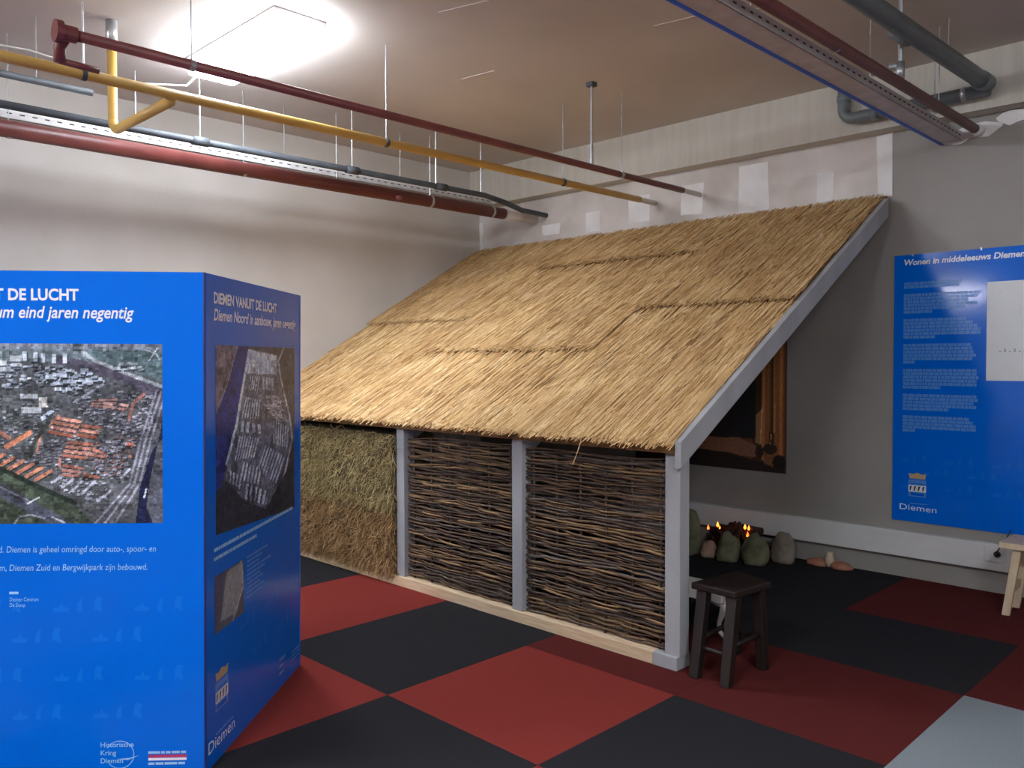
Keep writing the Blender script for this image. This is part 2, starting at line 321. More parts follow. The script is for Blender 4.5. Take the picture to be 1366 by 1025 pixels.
# ------------------------------------------------------------------ printed boards
class Face:                                   # a board face: origin (bottom left as seen), u right, v up, n outward
    def __init__(s, O, U, V):
        s.O, s.U, s.V = Vector(O), Vector(U).normalized(), Vector(V).normalized(); s.N = s.U.cross(s.V).normalized()
    def p(s, u, v, h=.001): return s.O + s.U*u + s.V*v + s.N*h
    def poly(s, name, pts, mt, parent, h=.001, hold=None):
        b = hold or MB(); b.add([s.p(u, v, h) for u, v in pts], [tuple(range(len(pts)))])
        return b if hold else b.build(name, mt, parent)
    def rect(s, name, u0, u1, v0, v1, mt, parent, h=.001, hold=None): return s.poly(name, [(u0,v0),(u1,v0),(u1,v1),(u0,v1)], mt, parent, h, hold)
    def text(s, name, txt, u, v, size, mt, parent, width=None, right=False, shear=0, bold=0, h=.0012):
        cu = bpy.data.curves.new('t', 'FONT'); cu.body = txt; cu.size = size; cu.shear = shear; cu.offset = bold*size; cu.resolution_u = 3
        ob = bpy.data.objects.new('t', cu); COL.objects.link(ob); dg = bpy.context.evaluated_depsgraph_get()
        me = bpy.data.meshes.new_from_object(ob.evaluated_get(dg)); bpy.data.objects.remove(ob)
        xs = [q.co.x for q in me.vertices]; w0, w1 = min(xs), max(xs); k = width/(w1-w0) if width else 1
        off = (-(w1)*k if right else -w0*k); base = WL[parent]
        for q in me.vertices: q.co = s.p(u + q.co.x*k + off, v + q.co.y, h) - base
        me.materials.clear(); me.materials.append(M[mt]); return link(name, me, parent)
    def raster(s, name, u0, u1, v0, v1, img, mt, parent, h=.001, quad=None):
        H, W = img.shape[:2]; base = np.array(WL[parent])
        gx, gy = np.meshgrid(np.linspace(0,1,W), np.linspace(0,1,H))
        lo = v0 if quad is None else v0 + (quad-v0)*gx
        uu = u0+(u1-u0)*gx; vv = v1 + (lo-v1)*gy
        P = np.array(s.O)+uu[...,None]*np.array(s.U)+vv[...,None]*np.array(s.V)+h*np.array(s.N)
        idx = np.arange(H*W).reshape(H, W); Q = np.stack([idx[1:,:-1],idx[1:,1:],idx[:-1,1:],idx[:-1,:-1]], -1).reshape(-1,4)
        o = npmesh(name, P.reshape(-1,3), Q, mt, parent)
        c = np.clip(img,0,255)/255; c = np.where(c > .04045, ((c+.055)/1.055)**2.4, c/12.92)
        a = o.data.color_attributes.new('Col', 'FLOAT_COLOR', 'POINT'); a.data.foreach_set('color', np.concatenate([c.reshape(-1,3), np.ones((H*W,1))], 1).astype(np.float32).ravel())
        return o
    def textbars(s, name, u0, v_top, rows, pitch, mt, parent, bar=.5, h=.0012):   # print too small to read: broken lines of word-length dashes
        b = MB()
        for i, wd in enumerate(rows):
            u = u0; v = v_top - i*pitch
            while u < u0+wd-.004:
                l = min(random.uniform(.012, .05), u0+wd-u); s.rect('', u, u+l, v-pitch*bar, v, mt, parent, h, b); u += l+.004
        return tag(b.build(name, mt, parent), kind='stuff')
    def crest(s, u, v, w, hgt, parent):       # crown, shield with a white band
        c = s.poly('crest', [(u,v),(u+w,v),(u+w,v+hgt*.70),(u,v+hgt*.70)], 'para', parent)
        s.poly('crown', [(u+w*.06,v+hgt*.74),(u+w*.94,v+hgt*.74),(u+w,v+hgt*.96),(u+w*.75,v+hgt*.93),(u+w*.5,v+hgt),(u+w*.25,v+hgt*.93),(u,v+hgt*.96)], 'tan', c, .0015)
        s.rect('white_band', u, u+w, v+hgt*.20, v+hgt*.47, 'white', c, .0015)
        for k in range(4): s.poly('figure', [(u+w*(.06+.24*k),v+hgt*.24),(u+w*(.12+.24*k),v+hgt*.24),(u+w*(.2+.24*k),v+hgt*.44),(u+w*(.08+.24*k),v+hgt*.42)], 'ink', c, .002)
        s.rect('shield_field', u+w*.12, u+w*.88, v+hgt*.04, v+hgt*.16, 'blue', c, .0015)
        s.rect('shield_field', u+w*.12, u+w*.88, v+hgt*.52, v+hgt*.56, 'blue', c, .0015)
    def motifs(s, rows, u0, u1, parent, step=.31):     # faint repeated print: boat, standing figure, animal
        for k, v in enumerate(rows):
            u = u0 + (.15 if k % 2 else 0)
            while u < u1-.2:
                for du, P in ((0, [(0,0),(.05,0),(.06,.015),(.035,.02),(.03,.04),(.02,.02),(-.005,.015)]), (.085, [(0,0),(.022,0),(.02,.03),(.026,.055),(.012,.045),(.004,.03)]), (.15, [(0,0),(.012,.012),(.02,0),(.036,0),(.028,.03),(.036,.055),(.012,.06),(.004,.04)])):
                    s.poly('pale_motif', [(u+du+x, v+y) for x, y in P], 'motif', parent, .0008)
                u += step

def line(img, pts, w, col, S):
    for (x0,y0),(x1,y1) in zip(pts, pts[1:]):
        d2 = ((x1-x0)**2+(y1-y0)**2) or 1; t = np.clip(((S[0]-x0)*(x1-x0)+(S[1]-y0)*(y1-y0))/d2, 0, 1)
        img[np.hypot(S[0]-x0-t*(x1-x0), S[1]-y0-t*(y1-y0)) < w/2] = col
def polym(pts, S):
    X, Y = S; ins = np.zeros(X.shape, bool); n = len(pts)
    for i in range(n):
        (x0,y0),(x1,y1) = pts[i], pts[(i+1) % n]
        if y0 == y1: continue
        ins ^= ((y0 > Y) != (y1 > Y)) & (X < (x1-x0)*(Y-y0)/(y1-y0)+x0)
    return ins
def rows(img, quad, n, col, S, gap=.35, cross=0, jit=18):
    A, B, Cc, Dd = [np.array(q, float) for q in quad]
    for k in range(n):
        f0, f1 = (k+gap/2)/n, (k+1-gap/2)/n
        c = np.array(col)+RNG.normal(0, jit)
        P = [A+(Dd-A)*f0, B+(Cc-B)*f0, B+(Cc-B)*f1, A+(Dd-A)*f1]; mk = polym([tuple(p) for p in P], S); img[mk] = c
        m0 = [P[3], P[2], P[2]+(Cc-B)*gap*.4/n, P[3]+(Dd-A)*gap*.4/n]; img[polym([tuple(p) for p in m0], S)] = (52,48,50)
def scatter(img, quad, n, S, size, cols):
    A, B, Cc, Dd = [np.array(q, float) for q in quad]
    for _ in range(n):
        f, g = RNG.random(2); p = (A+(B-A)*f)*(1-g)+(Dd+(Cc-Dd)*f)*g; s_ = size*RNG.uniform(.5,1.2)
        img[(abs(S[0]-p[0]) < s_) & (abs(S[1]-p[1]) < s_*.45)] = cols[RNG.integers(len(cols))]
        img[(abs(S[0]-p[0]-s_*.3) < s_) & (abs(S[1]-p[1]-s_*.7) < s_*.3)] = (62,62,68)
def mottle(img, sat, gain):
    H, W = img.shape[:2]; f = np.ones((H, W))
    for n, a in ((9,.08),(25,.10),(70,.12)):
        g = RNG.normal(0, a, (n, n)); f += g[np.minimum((np.arange(H)*n)//H, n-1)][:, np.minimum((np.arange(W)*n)//W, n-1)]
    m = img.mean(2, keepdims=True); return np.clip((m+(img-m)*sat)*np.array(gain)*f[..., None]*(1+RNG.normal(0,.08,(H,W)))[..., None], 0, 255)
def aerial_town():
    xs = np.linspace(-420, 828, 300); ys = np.linspace(70, 978, 218); S = np.meshgrid(xs, ys)
    img = np.zeros((218,300,3)); img[:] = (98,98,96); img[S[1] < 160] = (120,132,130); img[S[1] < 100] = (138,144,150)
    img[polym([(380,100),(828,100),(828,260),(560,170)], S)] = (98,118,116)
    line(img, [(300,150),(560,210),(828,330)], 50, (92,84,96), S)
    line(img, [(420,72),(430,110),(480,150),(600,200),(828,285)], 17, (164,166,162), S)
    scatter(img, [(580,160),(720,170),(740,215),(600,200)], 12, S, 16, [(178,182,180),(150,156,154)])
    scatter(img, [(-400,170),(330,180),(540,260),(-400,330)], 260, S, 15, [(176,184,186),(150,158,164),(200,204,206),(120,128,130)])
    scatter(img, [(220,230),(420,190),(520,250),(330,330)], 60, S, 18, [(196,202,206),(170,178,184)])
    scatter(img, [(-400,330),(330,330),(250,480),(-400,560)], 120, S, 13, [(140,142,138),(84,96,80),(70,86,66),(176,174,168)])
    scatter(img, [(330,300),(800,300),(760,560),(480,470)], 260, S, 11, [(150,148,152),(120,116,120),(176,172,172),(90,88,94)])
    for x in (130,185,220,275,330): img[(S[0]>x)&(S[0]<x+20)&(S[1]>104+x*.06)&(S[1]<150+x*.06)] = (214,218,220); img[(S[0]>x+20)&(S[0]<x+27)&(S[1]>110+x*.06)&(S[1]<156+x*.06)] = (70,78,92)
    for x0,x1,y0,y1 in ((-20,50,155,180),(65,125,132,162),(72,126,168,186),(5,70,190,212),(-180,-80,150,175),(-160,-40,195,215),(118,205,325,350),(122,220,392,420)):
        img[(S[0]>x0)&(S[0]<x1)&(S[1]>y0)&(S[1]<y1)] = (206,206,202); img[(S[0]>x0)&(S[0]<x1)&(S[1]>y1)&(S[1]<y1+9)] = (92,96,100)
    img[(S[0]>210)&(S[0]<250)&(S[1]>340)&(S[1]<392)] = (228,214,196)
    img[polym([(215,440),(270,400),(285,410),(225,460)], S)] = (196,206,216)
    line(img, [(380,365),(530,275)], 12, (168,168,170), S)
    scatter(img, [(180,560),(340,540),(330,680),(180,680)], 60, S, 10, [(140,138,138),(110,106,108)])
    scatter(img, [(480,560),(700,520),(640,760),(460,720)], 200, S, 11, [(150,146,150),(116,112,116),(180,176,178),(170,110,90)])
    scatter(img, [(-400,420),(480,430),(640,740),(-400,620)], 420, S, 9, [(150,150,152),(176,176,178),(112,112,108),(84,92,78)])
    scatter(img, [(280,680),(640,660),(560,900),(300,800)], 110, S, 9, [(160,158,160),(190,188,190),(120,112,112)])
    OR = (212,128,98)
    rows(img, [(305,432),(428,452),(372,548),(245,522)], 4, OR, S); rows(img, [(425,472),(527,482),(492,556),(392,538)], 3, OR, S)
    rows(img, [(352,556),(486,566),(440,660),(316,642)], 4, OR, S); rows(img, [(482,350),(602,340),(592,402),(460,388)], 3, (190,132,112), S)
    rows(img, [(612,366),(662,372),(642,412),(600,402)], 2, (190,126,104), S); rows(img, [(330,672),(432,690),(402,746),(310,742)], 3, (192,118,94), S)
    rows(img, [(480,590),(550,625),(545,650),(455,640)], 2, OR, S); rows(img, [(430,715),(510,735),(505,755),(425,745)], 1, OR, S); rows(img, [(650,560),(690,570),(680,590),(645,585)], 1, (216,120,90), S)
    line(img, [(735,322),(680,372),(658,452)], 15, (184,112,94), S); line(img, [(308,432),(222,512),(196,618)], 12, (206,128,100), S)
    line(img, [(255,470),(185,560),(165,640)], 20, (66,70,60), S)
    for a, b_, c in ((-260,-180,560),(-140,-40,540),(45,165,552)): line(img, [(a,c+38),(b_,c-35)], 24, (222,128,84), S)
    for k in range(12):
        x = 190-47*k; y = 756-16.5*k; line(img, [(x,y),(x+78,y-46)], 17, (222,132,92), S); line(img, [(x+6,y+12),(x+84,y-34)], 7, (60,62,52), S)
    line(img, [(-60,470),(60,545)], 20, (198,120,90), S); line(img, [(310,650),(310,690)], 14, OR, S)
    for a in ([(270,768),(322,740)],[(325,792),(376,755)],[(372,812),(422,765)],[(420,826),(486,765)],[(500,866),(562,814)],[(440,850),(500,860)],[(620,745),(660,705)]): line(img, a, 13, (190,190,194), S)
    for o_ in (-30,-6,20): line(img, [(828+o_,310),(748+o_,555),(690+o_,780),(545+o_*2,980)], 11, (158,152,160), S)
    img[polym([(832,440),(832,545),(780,600),(712,800),(690,980),(780,980),(745,900),(760,780)], S)] = (36,40,70)
    img[polym([(832,600),(832,980),(790,980),(760,880),(790,720)], S)] = (96,96,104)
    img[polym([(-420,560),(0,700),(385,880),(480,980),(-420,980)], S)] = (76,86,66)
    line(img, [(-420,545),(0,692),(200,790),(385,875)], 24, (48,58,48), S); line(img, [(-420,640),(0,800),(330,985)], 62, (84,86,96), S)
    line(img, [(-420,625),(0,785),(150,860)], 5, (150,150,156), S); line(img, [(150,875),(205,845)], 8, (196,196,196), S); line(img, [(270,945),(335,975)], 8, (196,196,196), S)
    line(img, [(80,980),(105,945),(160,932),(230,950)], 8, (150,152,156), S); line(img, [(735,845),(745,805)], 9, (214,214,216), S)
    line(img, [(745,100),(800,120),(815,150)], 5, (222,224,226), S); line(img, [(760,155),(805,90)], 6, (222,224,226), S)
    return mottle(img, .8, (.93,.97,1.03))
def aerial_north():
    W_, H_ = 150, 200; t, v = np.meshgrid(np.linspace(0,1,W_), np.linspace(0,1,H_))
    s = t*4.46/(3.27+t*1.19); X = 107+s*303; Y = 290+10*s + v*(725-160*s); S = (X, Y)
    img = np.zeros((H_,W_,3)); img[:] = (74,70,70); img[polym([(100,280),(195,285),(150,440),(107,560)], S)] = (112,98,98)
    line(img, [(198,290),(150,450),(107,560)], 5, (160,150,145), S)
    img[polym([(200,280),(242,280),(200,540),(150,720),(130,830),(100,860),(107,555),(155,440)], S)] = (42,54,104)
    img[polym([(238,305),(345,325),(352,400),(396,570),(392,650),(345,800),(305,885),(225,870),(150,800),(148,735),(195,560)], S)] = (104,102,102)
    img[polym([(238,305),(345,328),(345,395),(230,395)], S)] = (176,178,178)
    for q, n in (([(242,402),(285,402),(275,460),(235,455)],5),([(290,405),(335,410),(335,455),(290,450)],4),([(225,480),(285,490),(280,560),(208,560)],7),([(205,570),(290,580),(290,612),(200,612)],4),([(200,625),(280,630),(262,700),(180,720)],8),([(330,560),(392,580),(385,660),(330,640)],7),([(300,650),(378,690),(345,790),(270,740)],8),([(215,720),(290,740),(280,800),(200,790)],6),([(160,760),(215,780),(205,830),(160,800)],4),([(225,800),(310,820),(300,870),(220,860)],5)):
        A = q; rows(img, [A[0],A[3],A[2],A[1]], n, (182,182,180), S, .45, jit=8)
    img[polym([(305,470),(350,470),(385,560),(340,560),(310,520)], S)] = (164,154,148)
    scatter(img, [(290,470),(370,480),(385,560),(310,560)], 40, S, 6, [(190,184,178),(120,112,108)])
    line(img, [(372,296),(350,350),(362,420),(392,540),(402,620),(372,760)], 6, (176,170,162), S)
    line(img, [(240,310),(205,500),(192,580),(150,740)], 9, (192,196,196), S)
    img[polym([(100,860),(150,800),(225,870),(305,885),(400,700),(412,880),(107,1030)], S)] = (50,50,52)
    return mottle(img, 1.0, (1.02,1.1,1.3))
def map_small():
    xs = np.linspace(0,1,44); S = np.meshgrid(xs, np.linspace(0,1,44)); img = np.zeros((44,44,3)); img[:] = (96,96,108)
    img[polym([(0,0),(.35,0),(.12,.8),(0,1)], S)] = (84,84,112); img[polym([(.4,.05),(.9,.02),(.95,.5),(.75,.9),(.2,.85)], S)] = (150,152,158)
    line(img, [(.9,0),(.98,.5),(.6,1)], .04, (186,186,190), S)
    return img*(1+RNG.normal(0,.1,img.shape[:2]))[...,None]
def hearth_print():
    xs = np.linspace(-900,668,190); ys = np.linspace(-350,945,160); S = np.meshgrid(xs, ys); X, Y = S
    img = np.zeros((160,190,3)); img[:] = (46,36,32)
    st = 96+26*np.sin(X/23)+16*np.sin(X/9+1); img[..., 0] = st*1.15; img[..., 1] = st*.74; img[..., 2] = st*.42
    img[X < 450] *= .62; img[X < 250] = (34,28,28); img[polym([(240,-400),(390,-400),(385,670),(240,660)], S)] = (26,25,28)
    img[polym([(390,450),(455,400),(445,720),(385,700)], S)] = (126,92,60); line(img, [(560,-300),(562,600)], 14, (150,112,74), S); line(img, [(450,380),(435,700)], 10, (168,136,100), S)
    img[polym([(-900,700),(230,665),(390,720),(400,830),(-900,800)], S)] = (112,78,58); img[polym([(-900,790),(100,800),(420,860),(668,800),(668,950),(-900,950)], S)] = (36,27,24)
    img[polym([(460,780),(560,790),(560,900),(470,880)], S)] = (104,72,48); img[((X-525)/66)**2+((Y-745)/48)**2 < 1] = (44,32,25); img[((X-425)/40)**2+((Y-780)/50)**2 < 1] = (42,31,25)
    img[((X-610)/60)**2+((Y-860)/70)**2 < 1] = (30,23,20); line(img, [(515,705),(520,605),(548,600),(548,700)], 9, (36,27,22), S); line(img, [(530,700),(534,620)], 7, (176,134,92), S)
    return np.clip(img*1.35*(1+RNG.normal(0,.06,img.shape[:2]))[...,None], 0, 255)

# ------------------------------------------------------------------ display column of four boards
lean = Vector((-.014,-.0175,0)); At = Vector((-3.157,1.468,1.994)); Bt = Vector((-3.947,2.369,1.994)); dfr = Vector((-.671,-.741,.0075))
Dt = At+dfr*1.2; Et = Bt+dfr*1.2; bot = lambda p: Vector((p.x+lean.x, p.y+lean.y, p.z-1.994))
col = thing('display_column', tuple(bot(At)), 'tall blue four-sided display column with aerial photographs', 'display column')
def panel(pl_, pr_, label):
    """board seen from outside with left top pl_ and right top pr_"""
    F = Face(bot(pl_), pr_-pl_, pl_-bot(pl_)); t = .018; n = F.N
    P = [bot(pl_)-n*t, bot(pr_)-n*t, bot(pr_), bot(pl_)]; Q = [pl_-n*t, pr_-n*t, pr_, pl_]
    o = MB().hexa([P[3],P[2],P[1],P[0],Q[3],Q[2],Q[1],Q[0]]).build('panel', 'blue', col); o['label'] = label; return F, o
FF, fp = panel(Dt, At, 'blue board with town aerial photo'); W12 = (At-Dt).length
FS, sp = panel(At, Bt, 'blue board with housing estate photo')
panel(Bt, Et, 'plain blue rear board'); panel(Et, Dt, 'plain blue rear board')
MB().tube([bot(At)+FF.N*-.004, At+FF.N*-.004], .006, 6).build('corner_strip', 'blueedge', col)
R_ = lambda d: W12-d
FF.text('title_text', 'DIEMEN VANUIT DE LUCHT', R_(.478), 1.881, .062, 'white', fp, width=.70, right=True, bold=.03)
FF.text('subtitle_text', 'Diemen Centrum eind jaren negentig', R_(.268), 1.812, .066, 'white', fp, width=.86, right=True, shear=.22, bold=.016)
FF.raster('aerial_photo', W12-.161-.948, R_(.161), 1.009, 1.712, aerial_town(), 'photo', fp)
FF.text('body_text', 'd. Diemen is geheel omringd door auto-, spoor- en', R_(.188), .896, .036, 'cyan', fp, width=.60, right=True, shear=.12)
FF.text('body_text', 'm, Diemen Zuid en Bergwijkpark zijn bebouwd.', R_(.221), .824, .036, 'cyan', fp, width=.565, right=True, shear=.12)
FF.textbars('legend_mark', R_(.75), .742, [.035], .02, 'cyan', fp)
FF.text('legend_text', 'Diemen Centrum', R_(.749), .704, .022, 'cyan', fp, width=.11, shear=.1)
FF.text('legend_text', 'De Snaep', R_(.749), .682, .022, 'cyan', fp, width=.06, shear=.1)
FF.motifs((.66,.54,.385,.235), .0, W12, fp)
b = MB()
for k in range(30):                                    # ring of the society logo
    a0, a1 = [math.radians(150-k*9.6-j*9.6) for j in (0,1)]
    FF.poly('', [(R_(.331)+.056*math.cos(a0),.088+.056*math.sin(a0)),(R_(.331)+.056*math.cos(a1),.088+.056*math.sin(a1)),(R_(.331)+.053*math.cos(a1),.088+.053*math.sin(a1)),(R_(.331)+.053*math.cos(a0),.088+.053*math.sin(a0))][::-1], 'cyan', fp, .0012, b)
b.build('logo_ring', 'cyan', fp)
FF.poly('logo_boat', [(R_(.345),.07),(R_(.30),.066),(R_(.255),.084),(R_(.295),.074)], 'cyan', fp)
for k, tx in enumerate(('Historische','Kring','Diemen')): FF.text('logo_text', tx, R_(.405), .119-k*.032, .028, 'cyan', fp, bold=.01)
FF.rect('logo_stripe', R_(.221), R_(.072), .074, .084, 'redprint', fp); FF.rect('logo_stripe', R_(.221), R_(.072), .062, .072, 'white', fp, .0011)
FF.textbars('logo_text', R_(.221), .099, [.147], .014, 'cyan', fp, .7); FF.textbars('logo_text', R_(.221), .054, [.147], .014, 'cyan', fp, .7)
# side board
FS.text('title_text', 'DIEMEN VANUIT DE LUCHT', .09, 1.881, .062, 'white', sp, width=.735, bold=.035)
FS.text('subtitle_text', 'Diemen Noord in aanbouw, jaren negentig', .089, 1.812, .066, 'white', sp, width=1.02, shear=.22, bold=.022)
FS.raster('aerial_photo', .105, 1.093, .936, 1.712, aerial_north(), 'photo', sp, quad=.872)
FS.textbars('caption_text', .085, .885, [.98], .03, 'cyan', sp); FS.textbars('caption_text', .085, .848, [.47], .03, 'cyan', sp)
FS.raster('small_map_photo', .09, .40, .53, .768, map_small(), 'photo', sp)
FS.textbars('list_text', .436, .77, [.26,.19,.15,.30,.22,.16,.20,.17,.21,.19], .02, 'para', sp)
FS.crest(.097, .205, .128, .17, sp)
FS.textbars('crest_caption', .10, .118, [.18], .014, 'para', sp)
FS.text('crest_name', 'Diemen', .03, .062, .07, 'white', sp, width=.265)
FS.motifs((.46,.30), .35, 1.2, sp)
FS.textbars('logo_text', .86, .15, [.09,.06,.07], .034, 'para', sp); FS.textbars('logo_text', 1.045, .12, [.12,.12,.12], .02, 'para', sp)

# ------------------------------------------------------------------ poster and print on the back wall
po = thing('wall_poster', (-1.8, YB, .428), 'big blue text poster on the grey wall right of the hut', 'poster')
PW = 1.22; FP = Face((-2.386, YB-.012, .428), (1,0,0), (0,0,1))
pb = MB().box(-2.386, -2.386+PW, YB-.012, YB-.001, .428, 2.417).build('board', 'poster', po)
FP.text('title_text', 'Wonen in middeleeuws Diemen', .07, 1.912, .06, 'white', pb, width=.79, shear=.16, bold=.03)
v = 1.785
for rws in ([.40,.38],[.52,.50,.44,.50,.42,.20],[.43,.47,.50,.52,.52,.22],[.46,.47,.48,.5,.47,.08],[.5,.5,.52,.5,.5,.26],[.5,.51,.48,.5,.32],[.46,.48,.5,.5,.09]):
    FP.textbars('paragraph_text', .07, v, rws, .025, 'para', pb, .86); v -= .025*len(rws)+.036
dr = FP.rect('drawing_sheet', .63, 1.16, 1.062, 1.752, 'inset', pb)
b = MB()
for k in range(10):
    u0, v0 = .70+random.random()*.4, 1.12+random.random()*.55
    FP.poly('', [(u0,v0),(u0+.002,v0),(u0+random.uniform(-.03,.05),v0+random.uniform(.02,.08))], 'pencil', dr, .0016, b)
for k in range(7): FP.rect('', .71+k*.03, .722+k*.03, 1.26, 1.27+.015*(k%2), 'pencil', dr, .0016, b)
b.build('pencil_drawing', 'pencil', dr)
FP.crest(.118, .19, .124, .18, pb); FP.textbars('crest_caption', .13, .142, [.13], .014, 'para', pb); FP.text('crest_name', 'Diemen', .056, .085, .062, 'white', pb, width=.26)
FP.motifs((.45,.36,.25), .06, 1.2, pb)
for u in (.13,.59): MB().box(-2.386+u-.006, -2.386+u+.006, YB-.016, YB-.001, 2.405, 2.425).build('clip', 'galv', po)
pr = thing('wall_print', (-4.0, YB, .69), 'dark brown picture of pots by a hearth on the wall inside the hut', 'picture')
FR = Face((-4.78, YB-.008, .69), (1,0,0), (0,0,1)); MB().box(-4.78, -3.245, YB-.008, YB-.001, .69, 1.95).build('backing', 'ink', pr)
FR.raster('printed_image', .004, 1.531, .004, 1.256, hearth_print(), 'cloth', pr)

# ------------------------------------------------------------------ trunking along the wall
tk = thing('cable_trunking', (-2.5, YB, .16), 'white cable trunking running along the grey wall below the poster', 'trunking')
MB().box(-4.9, 1.5, YB-.06, YB, .165, .355).build('body', 'trunk', tk, bevel=.006)
MB().box(-4.9, 1.5, YB-.063, YB-.05, .255, .262).build('lid_seam', 'trunk', tk)
so = MB().box(-1.74, -1.60, YB-.066, YB-.055, .225, .345).build('socket', 'trunk', tk, bevel=.004); so['label'] = 'white wall socket plate'
cb = thing('power_cord', (-1.655, YB-.07, .28), 'black plug and cord in the trunking socket beside the light bench', 'cord')
MB().lathe([(.021,0),(.021,.012),(.014,.03),(.008,.042)], (0,0,0), 12).build('plug', 'bkcable', cb, smooth=True)
pg = cb.children[0]; pg.rotation_euler = (math.pi/2, 0, 0); pg.location = (0,0,.008)
for q in pg.data.vertices: q.co += WL[cb]
MB().tube([(-1.655,6.38,.288),(-1.64,6.34,.31),(-1.60,6.31,.38),(-1.57,6.31,.43),(-1.545,6.31,.49)], .004, 6).build('cable', 'bkcable', cb, smooth=True)

# ------------------------------------------------------------------ pipes under the ceiling
def rod(t, x, y, z0, z1=ZC, r=.004, mt='galv', name='hanger_rod'): return MB().tube([(x,y,z0),(x,y,z1)], r, 6).build(name, mt, t)
def ring(t, x, y, z, r, wd=.025, mt='galv'):
    return MB().tube([(x,y-wd/2,z),(x,y+wd/2,z)], r, 14).build('pipe_clamp', mt, t)
t = thing('red_pipe', (-6.1, 3, 3.14), 'thick dark red pipe running low along the left wall', 'pipe')
MB().tube([(-6.08,YF,3.14),(-6.10,6.02,3.14)], .056, 18).build('pipe_run', 'rpipe', t, smooth=True)
MB().tube([(-6.10,6.02,3.14),(-6.10,YB,3.14)], .05, 14).build('wall_sleeve', 'plaster', t, smooth=True)
for y in (1.55, 3.17, 5.05, 5.85): ring(t, -6.10, y, 3.14, .0585)
for y in (1.55, 3.17, 4.02, 5.05): rod(t, -6.10, y, 3.19)
MB().tube([(-6.04,4.62,3.11),(-5.99,4.62,3.10)], .02, 10).build('test_plug', 'rpipe', t)
t = thing('red_pipe', (-4.07, 3, 3.12), 'thin red pipe beside the yellow pipe under the ceiling', 'pipe')
MB().tube([(-4.066,1.30,3.115),(-4.08,6.22,3.115)], .025, 14).build('pipe_run', 'rpipe', t, smooth=True)
MB().tube([(-4.08,6.22,3.115),(-4.08,YB,3.115)], .022, 12).build('wall_sleeve', 'plaster', t, smooth=True)
MB().tube([(-4.066,1.22,3.115),(-4.066,1.25,3.115),(-4.066,1.25,3.115),(-4.066,1.31,3.115)], [.05,.05,.036,.036], 14).build('end_flange', 'rpipe', t)
MB().tube([(-4.10,1.27,3.10),(-4.16,1.27,3.08),(-4.17,1.27,3.01)], .026, 10).build('end_elbow', 'rpipe', t, smooth=True)
MB().tube([(-4.17,1.27,3.02),(-4.17,1.44,3.015)], .016, 8).build('drain_branch', 'rpipe', t, smooth=True)
for y in (1.845, 5.335): ring(t, -4.07, y, 3.115, .029); rod(t, -4.07, y, 3.14)
for y in (4.961,):
    rod(t, -4.07, y, 3.13, ZC-.02, .011); MB().tube([(-4.07,y,3.13),(-4.07,y,3.27)], .016, 8).build('hanger_socket', 'galv', t); MB().box(-4.10,-4.04,y-.03,y+.03,ZC-.03,ZC).build('hanger_foot', 'bpipe', t)
t = thing('yellow_pipe', (-4.555, 3, 3.1), 'long yellow gas pipe with a rising branch near the lamp', 'pipe')
MB().tube([(-4.55,YF,3.105),(-4.56,6.25,3.105)], .028, 14).build('pipe_run', 'ypipe', t, smooth=True)
MB().tube([(-4.56,6.25,3.105),(-4.56,YB,3.105)], .025, 12).build('wall_sleeve', 'plaster', t, smooth=True)
arc = [(-5.34-.08*math.sin(a), 1.95, 3.15-.08*math.cos(a)) for a in [k*math.pi/12 for k in range(7)]]
MB().tube([(-4.57,1.95,3.07)]+arc+[(-5.42,1.95,3.62)], .028, 14).build('branch_pipe', 'ypipe', t, smooth=True)
MB().tube([(-5.42,1.95,3.60),(-5.42,1.95,ZC)], .034, 12).build('riser_sleeve', 'galv', t, smooth=True)
for y in (1.50, 3.395, 5.185): ring(t, -4.555, y, 3.105, .032, .022, 'bpipe'); rod(t, -4.555, y, 3.13)
t = thing('insulated_pipe', (-5.88, 3, 3.23), 'dark insulated pipe above the thick red pipe', 'pipe')
MB().tube([(-5.88,YF,3.235),(-5.885,5.55,3.235),(-5.89,5.85,3.20),(-5.92,6.1,3.165),(-5.94,YB,3.16)], .026, 12).build('pipe_run', 'bpipe', t, smooth=True)
for y in (2.72, 4.03, 5.0): MB().tube([(-5.882,y-.06,3.235),(-5.882,y+.06,3.235)], .034, 12).build('coupling', 'bpipe', t, smooth=True)
for y in (2.72, 4.03, 4.94, 5.5): rod(t, -5.882, y, 3.25, r=.0045 if y != 4.94 else .009)
t = thing('insulated_pipe', (-5.7, 1, 3.35), 'short dark pipe ending at the yellow riser', 'pipe')
MB().tube([(-5.68,YF,3.36),(-5.68,1.92,3.36)], .022, 12).build('pipe_run', 'bpipe', t, smooth=True); rod(t, -5.68, 1.6, 3.37)
def tray(name, x0, x1, z, y0, y1, label, cable=None):
    t = thing(name, ((x0+x1)/2, (y0+y1)/2, z), label, 'cable tray')
    MB().box(x0, x1, y0, y1, z, z+.003).build('tray_bottom', 'tray', t)
    for a in (x0, x1-.003): MB().box(a, a+.003, y0, y1, z, z+.055).build('tray_side', 'tray', t)
    MB().box(x1-.012, x1+.002, y0, y1, z+.044, z+.060).build('tray_rim', 'trunk', t)
    s = MB(); y = y0+.1
    while y < y1-.05: s.box(x1-.0005, x1+.0012, y, y+.03, z+.03, z+.038); y += .075
    tag(s.build('slots', 'slot', t), kind='stuff')
    if cable: MB().tube([(x0-.004,y0,z+.006),(x0-.004,y1,z+.006)], .016, 8).build('cable', cable, t, smooth=True)
    return t
t = tray('cable_tray', -6.32, -6.14, 3.22, YF, 5.9, 'shiny zinc cable tray behind the thick red pipe')
for y in (1.2, 2.4, 3.6, 4.8): rod(t, -6.23, y, 3.22)
